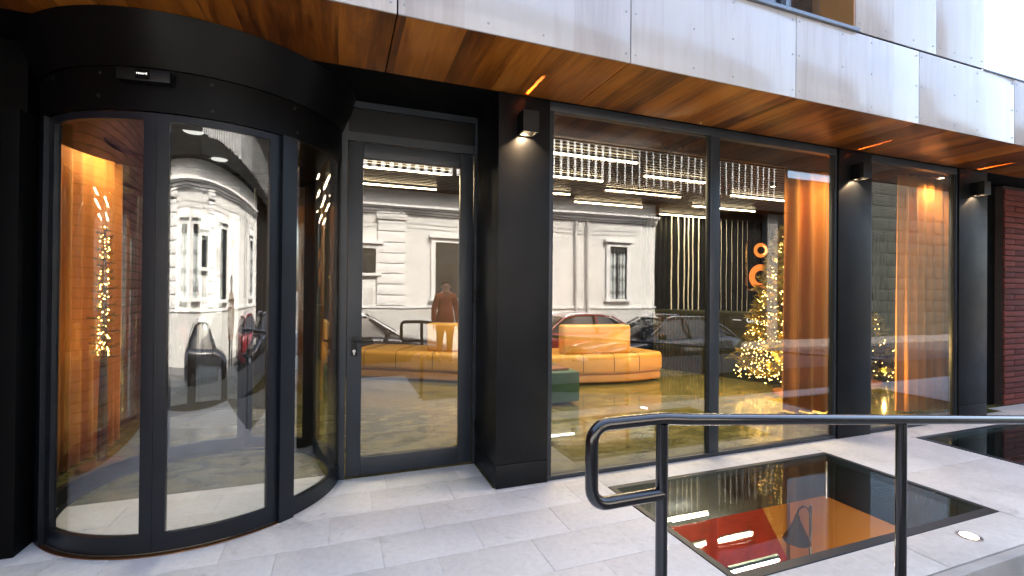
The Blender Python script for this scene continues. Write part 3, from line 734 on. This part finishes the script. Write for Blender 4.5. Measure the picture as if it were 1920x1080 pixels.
# ------------------------------------------------------------------ street opposite, mirrored in the glass
OY = -7.5; B0 = -.50
ow = thing('white_townhouse', 'white rendered townhouse across the street with cornice and rusticated pilaster', 'building', (0, OY, B0))
H = lambda z: z-B0
def opart(name, q, mat, z0, z1, parent=ow, bev=0): return part(name, box(q[0], q[1], q[2], q[3], H(z0), H(z1), bev), mat, parent)
opart('wall', (-16, 10.7, -.5, 0), 'white_stucco', B0, 4.62)
opart('plinth', (-16, 10.7, 0, .06), 'plinth_stone', B0, .86); opart('plinth_cap', (-16, 10.7, 0, .10), 'white_trim', .861, .93)
for z0, z1, d in ((3.86, 3.92, .07), (3.921, 4.02, .14), (4.021, 4.06, .24), (4.061, 4.12, .30)): opart('cornice', (-16, 10.7, 0, d), 'white_trim', z0, z1)
for x0 in (1.05, -4.2, -9.6):
    z = .95
    while z < 3.7:
        opart('pilaster_block', (x0, x0+.87, 0, .11), 'white_trim', z, z+.31, bev=.012); z += .335
    opart('pilaster_cap', (x0-.05, x0+.92, 0, .16), 'white_trim', 3.66, 3.85)
def owin(x0, x1, z0, z1, mat='window_curtain', grille=True):
    f = part('window', box(x0, x1, .004, .012, H(z0), H(z1)), mat, ow)
    def sub(n, q, m_, y0, y1): link(n, to_mesh(n, box(q[0], q[1], y0, y1, H(q[2]), H(q[3])), m_), f)
    s = .14
    for q in ((x0-s, x0, z0, z1+s), (x1, x1+s, z0, z1+s), (x0, x1, z1, z1+s)): sub('surround', q, 'white_trim', 0, .09)
    sub('sill', (x0-s-.05, x1+s+.05, z0-.09, z0-.002), 'white_trim', 0, .16); sub('hood', (x0-s-.08, x1+s+.08, z1+s+.002, z1+s+.09), 'white_trim', 0, .18)
    sub('dark_opening', (x0, x1, z1-.22, z1-.002), 'window_dark', .013, .02); sub('mullion', ((x0+x1)/2-.025, (x0+x1)/2+.025, z0, z1-.221), 'window_dark', .0125, .03)
    if grille:
        b = bmesh.new(); n = max(3, int((x1-x0)/.13))
        for k in range(n+1): bm_box(b, x0+.02+(x1-x0-.04)*k/n-.008, x0+.02+(x1-x0-.04)*k/n+.008, .04, .055, H(z0), H(z1))
        for k in range(4):
            z = z0+(z1-z0)*(k+.5)/4
            for j in range(n):
                cx_ = x0+.02+(x1-x0-.04)*(j+.5)/n; bm_tube(b, [(cx_+.05*math.cos(q*.785), .047, H(z)+.05*math.sin(q*.785)) for q in range(8)], .007, 4, True)
        link('grille', to_mesh('grille', b, 'black_metal'), f)
owin(8.78, 9.45, 1.20, 3.02); owin(2.87, 3.85, 1.15, 3.0, 'window_dark'); owin(.1, 1.0, 1.96, 2.74, 'window_dark'); 
for x in (-2.6, -1.0, -6.6, -8.2, -12): owin(x, x+.8, 1.2, 3.0)
g = part('gate', box(-.15, 1.0, .004, .03, H(B0), H(1.75)), 'white_trim', ow)
for k in range(3): link('gate_panel', to_mesh('gate_panel', box(-.08+k*.37, .2+k*.37, .031, .05, H(-.3), H(1.5), .01), 'plinth_stone'), g)
for x in (7.45, 7.88): part('drainpipe', tube([(x, .12, H(B0)), (x, .12, H(3.84))], .045, 10), 'plinth_stone', ow)
for k, (dz, yy) in enumerate(((.0, .42), (-.10, .46), (-.17, .40))):
    pts = [(-14+i*1.0, yy, H(3.98+dz)-.05*math.sin(i*math.pi/4)**2) for i in range(25)]
    tag(part('street_cable', tube(pts, .014, 6), 'cable', None, (0, OY, B0)), 'sagging black overhead cable along the white townhouse, '+['highest', 'middle', 'lowest'][k]+' of three', 'cable', 'overhead street cables')
# dark upper volume with white upright strips, dark ground floor and a grey block wall further along
dv_ = thing('dark_upper_storey', 'black clad storey with upright pale strips above the white townhouse', 'building', (0, OY, 4.62))
part('body', box(-.2, 16.8, -6, .45, 0, 3.6), 'dark_cladding', dv_)
part('wing', box(-16, -.21, -6, .42, 0.002, 3.6), 'dark_cladding', dv_)
part('eave', box(-.2, 16.8, .45, .62, 0, .40), 'dark_cladding', dv_)
random.seed(12)
x = .05
while x < 16:
    wd = .13 if x < 6 else (.075 if x < 8.6 else .038); top = 1.84+random.uniform(-.12, .06) if x > 5 else 1.95
    part('strip', box(x, x+wd, .455, .50, .50+random.uniform(-.04, .04), top), 'pale_strip', dv_); x += .262 if x < 8.2 else .30
dg_ = thing('dark_garage_front', 'black ground floor front with one pale column beside the white townhouse', 'building', (10.7, OY, B0))
part('wall', box(.02, 11.3, -.6, -.05, 0, H(4.6)), 'dark_cladding', dg_); part('parapet', box(6.15, 11.3, -.6, -.05, H(4.602), H(6.25)), 'dark_cladding', dg_)
part('column', box(5.25, 5.8, -.05, .2, 0, H(4.6)), 'dark_paving', dg_)
bk = thing('block_wall', 'grey concrete block wall further along the opposite side', 'wall', (22.05, OY, B0))
part('core', box(0, 13, -.4, -.02, 0, H(6.55)), 'mortar', bk)
bme = to_mesh('block', box(.01, 1.09, -.02, 0, .01, .53, .01), 'grey_block')
for r_ in range(13):
    for k in range(11 if r_ % 2 else 12): link('block', bme, bk, (k*1.1+(.55 if r_ % 2 else 0), random.uniform(-.008, .008), r_*.545))
pk = thing('peach_house', 'peach coloured house at the left end of the opposite row', 'building', (-30, OY, B0))
part('wall', box(0, 13.9, -5, -.02, 0, 8), 'cream_stucco', pk); part('roof', box(-.3, 14, -5.3, .4, 8.002, 8.5), 'roof_tile', pk)
for k in range(4):
    for z in (1.4, 4.6): part('window', box(1.2+k*3.2, 2.2+k*3.2, -.019, .02, z, z+1.7), 'window_dark', pk)
fh = thing('far_house', 'grey roofed house showing above the right end of the fascia', 'building', (50, 24, -.75))
part('wall', box(-7, 9, -1, 9, 0, 17.0), 'white_stucco', fh); part('roof', poly_prism([(-8, -2), (10, -2), (10, 10), (-8, 10)], 17.002, 18.6), 'roof_tile', fh)

# parked cars
def car(label, x, yy, paint, flip=False):
    t = thing('parked_car', label, 'car', (x, yy, -.62), math.pi if flip else 0, 'cars parked across the street')
    st = [(-2.15, .38, .62, .62), (-2.08, .26, .68, .76), (-1.7, .2, .76, .85), (-1.0, .19, .86, .88), (-.7, .19, .90, .885), (0, .19, .92, .89), (1.0, .19, .94, .89), (1.7, .2, .96, .86), (2.05, .28, .93, .80), (2.15, .4, .80, .68)]
    b = bmesh.new(); L = []
    for x_, zl_, zb, w_ in st:
        pr = [(-w_*.86, zl_), (-w_, zl_+.14), (-w_*1.0, (zl_+zb)/2), (-w_*.985, zb-.08), (-w_*.90, zb), (-w_*.45, zb+.025)]
        pr += [(-p, q_) for p, q_ in pr[::-1]]; L.append([b.verts.new((x_, p, q_)) for p, q_ in pr])
    n = len(L[0])
    for A, B in zip(L, L[1:]):
        for k in range(n): b.faces.new((A[k], A[(k+1) % n], B[(k+1) % n], B[k]))
    b.faces.new(L[0]); b.faces.new(L[-1][::-1]); part('body', b, paint, t, smooth=50)
    cb = bmesh.new(); L = []
    for x_, z, w_ in ((-.95, .86, .76), (-.55, 1.13, .68), (-.2, 1.33, .62), (.2, 1.405, .60), (.9, 1.40, .60), (1.35, 1.30, .62), (1.75, 1.05, .68), (1.95, .93, .72)):
        L.append([cb.verts.new(p) for p in ((x_, -.80, .885), (x_, -w_-.03, (z+.9)/2+.02), (x_, -w_+.06, z-.015), (x_, 0, z+.012), (x_, w_-.06, z-.015), (x_, w_+.03, (z+.9)/2+.02), (x_, .80, .885))])
    for A, B in zip(L, L[1:]):
        for k in range(7): cb.faces.new((A[k], A[(k+1) % 7], B[(k+1) % 7], B[k]))
    cb.faces.new(L[0]); cb.faces.new(L[-1][::-1]); part('glasshouse', cb, 'car_glass', t, smooth=50)
    rb = bmesh.new(); L = []
    for x_, z, w_ in ((-.12, 1.372, .56), (.2, 1.418, .56), (.9, 1.412, .56), (1.3, 1.335, .57)):
        L.append([rb.verts.new((x_, s_*w_, z+(.012 if abs(s_) < .5 else 0)+.012)) for s_ in (-1, -.4, .4, 1)]+[rb.verts.new((x_, s_*w_, z-.03)) for s_ in (1, .4, -.4, -1)])
    for A, B in zip(L, L[1:]):
        for k in range(8): rb.faces.new((A[k], A[(k+1) % 8], B[(k+1) % 8], B[k]))
    rb.faces.new(L[0]); rb.faces.new(L[-1][::-1]); part('roof', rb, paint, t, smooth=50)
    for s_ in (-1, 1):
        for P in ([(-.95, .80, .89), (-.55, .73, 1.13), (-.15, .60, 1.385)], [(.42, .81, .9), (.40, .71, 1.2), (.40, .585, 1.41)], [(1.3, .58, 1.35), (1.65, .70, 1.14), (1.9, .76, .93)]):
            part('pillar', tube([(a, s_*b_, c) for a, b_, c in P], .028, 6), paint, t)
        part('mirror', box(-.62, -.50, s_*.88-.0, s_*.88+s_*.17, .92, 1.05, .02) if s_ > 0 else box(-.62, -.50, -1.05, -.88, .92, 1.05, .02), paint, t)
        for xw in (-1.32, 1.33):
            b = lathe([(.2, -.09), (.30, -.10), (.32, -.06), (.32, .06), (.30, .10), (.2, .09)], 24); wv = part('wheel', b, 'rubber', t, (xw, s_*.80, .32), (R(90), 0, 0))
            part('rim', lathe([(.05, -.105), (.19, -.10), (.20, .10), (.05, .105)], 20), 'wheel_rim', wv)
        part('headlight', box(-2.13, -1.98, s_*.60-.13, s_*.60+.13, .55, .67, .03), 'wheel_rim', t); part('tail_light', box(2.0, 2.13, s_*.66-.10, s_*.66+.10, .70, .86, .03), 'car_red', t)
    part('number_plate', box(-2.185, -2.16, -.26, .26, .36, .47), 'white_trim', t); part('bumper_trim', box(-2.17, -2.10, -.55, .55, .27, .33), 'rubber', t)
    for s_ in (-1, 1): part('roof_rail', tube([(-.05, s_*.52, 1.41), (.1, s_*.52, 1.45), (1.1, s_*.52, 1.44), (1.25, s_*.52, 1.37)], .012, 6), 'wheel_rim', t)
    return t
car('dark grey car parked across the street, mirrored in the glazed door', .5, -4.9, 'car_grey', True)
car('red car parked across the street between the grey and the black one', 7.0, -5.35, 'car_red', True)
car('black car standing in the street in front of the red one', 7.75, -3.56, 'car_black')

# passer-by
def person(label, loc, rz):
    V = [(0, 0, .95), (0, .01, 1.12), (0, .01, 1.30), (0, 0, 1.42), (0, -.01, 1.50), (0, -.015, 1.60), (0, -.01, 1.70),
         (.17, 0, 1.40), (.24, .01, 1.13), (.25, -.04, .90), (.25, -.06, .82), (-.17, 0, 1.40), (-.24, .01, 1.13), (-.25, -.04, .90), (-.25, -.06, .82),
         (.10, 0, .88), (.11, -.01, .50), (.12, .02, .09), (.13, -.12, .04), (-.10, 0, .88), (-.11, .03, .50), (-.12, .06, .09), (-.13, -.08, .04)]
    E_ = [(0, 1), (1, 2), (2, 3), (3, 4), (4, 5), (5, 6), (3, 7), (7, 8), (8, 9), (9, 10), (3, 11), (11, 12), (12, 13), (13, 14), (0, 15), (15, 16), (16, 17), (17, 18), (0, 19), (19, 20), (20, 21), (21, 22)]
    rad = [.19, .17, .18, .13, .062, .095, .085, .085, .068, .052, .04, .085, .068, .052, .04, .115, .075, .055, .045, .115, .075, .055, .045]
    me = bpy.data.meshes.new('body'); me.from_pydata(V, E_, []); o = bpy.data.objects.new('body', me); COL.objects.link(o)
    o.modifiers.new('skin', 'SKIN'); sd = o.modifiers.new('sub', 'SUBSURF'); sd.levels = 2; sd.render_levels = 2
    for i, d in enumerate(me.skin_vertices[0].data): d.radius = (rad[i], rad[i]*(.72 if i in (0, 1, 2, 3) else 1)); d.use_root = (i == 0)
    dg = bpy.context.evaluated_depsgraph_get(); m2 = bpy.data.meshes.new_from_object(o.evaluated_get(dg)); bpy.data.objects.remove(o)
    m2.materials.clear()
    for k in ('coat_orange', 'trousers', 'skin', 'shoe'): m2.materials.append(MATS[k])
    for p in m2.polygons:
        c = p.center; p.use_smooth = True
        p.material_index = 3 if c.z < .11 else 2 if c.z > 1.475 or (abs(c.x) > .19 and c.z < .88) else 1 if c.z < .78 and abs(c.x) < .22 else 0
    t = thing('person', label, 'person', loc, rz)
    link('body', m2, t)
    b = bmesh.new(); bmesh.ops.create_uvsphere(b, u_segments=20, v_segments=12, radius=.108, matrix=Matrix.Translation((0, .015, 1.665)))
    for v in [v for v in b.verts if v.co.y < -.055 and v.co.z < 1.70]: v.co.y = -.03
    part('hair', b, 'hair', t, smooth=80)
    part('nose', lathe([(.014, 0), (.010, .03), (.004, .05)], 8, (0, -.108, 1.595)), 'skin', t)
    for s_ in (-1, 1):
        part('eye', lathe([(.004, -.006), (.012, 0), (.004, .006)], 8, (s_*.033, -.098, 1.635)), 'hair', t); part('ear', lathe([(.008, -.02), (.016, 0), (.008, .02)], 8, (s_*.096, .0, 1.62)), 'skin', t)
        for k in range(4):
            xx = s_*(.255+.0); yy = -.09+.022*k
            part('finger', tube([(xx, yy, .80), (xx+s_*.004, yy-.004, .755), (xx-s_*.006, yy-.012, .715+.006*abs(k-1.5))], [.0095, .009, .007], 6), 'skin', t)
        part('thumb', tube([(s_*.245, -.095, .82), (s_*.235, -.125, .79), (s_*.23, -.135, .76)], [.011, .010, .008], 6), 'skin', t)
    part('mouth', box(-.022, .022, -.112, -.104, 1.563, 1.570), 'car_red', t)
    part('coat_hem', arc(0, 0, .165, .20, 0, 360, .70, .98, n=24, top=(.15, .185)), 'coat_orange', t)
    part('scarf', arc(0, 0, .055, .092, 0, 360, 1.43, 1.50, n=20), 'planter_wood', t)
    return t
person('person in an orange coat standing in the street, mirrored in the glazed door', (2.10, -2.2, -.10), R(180))
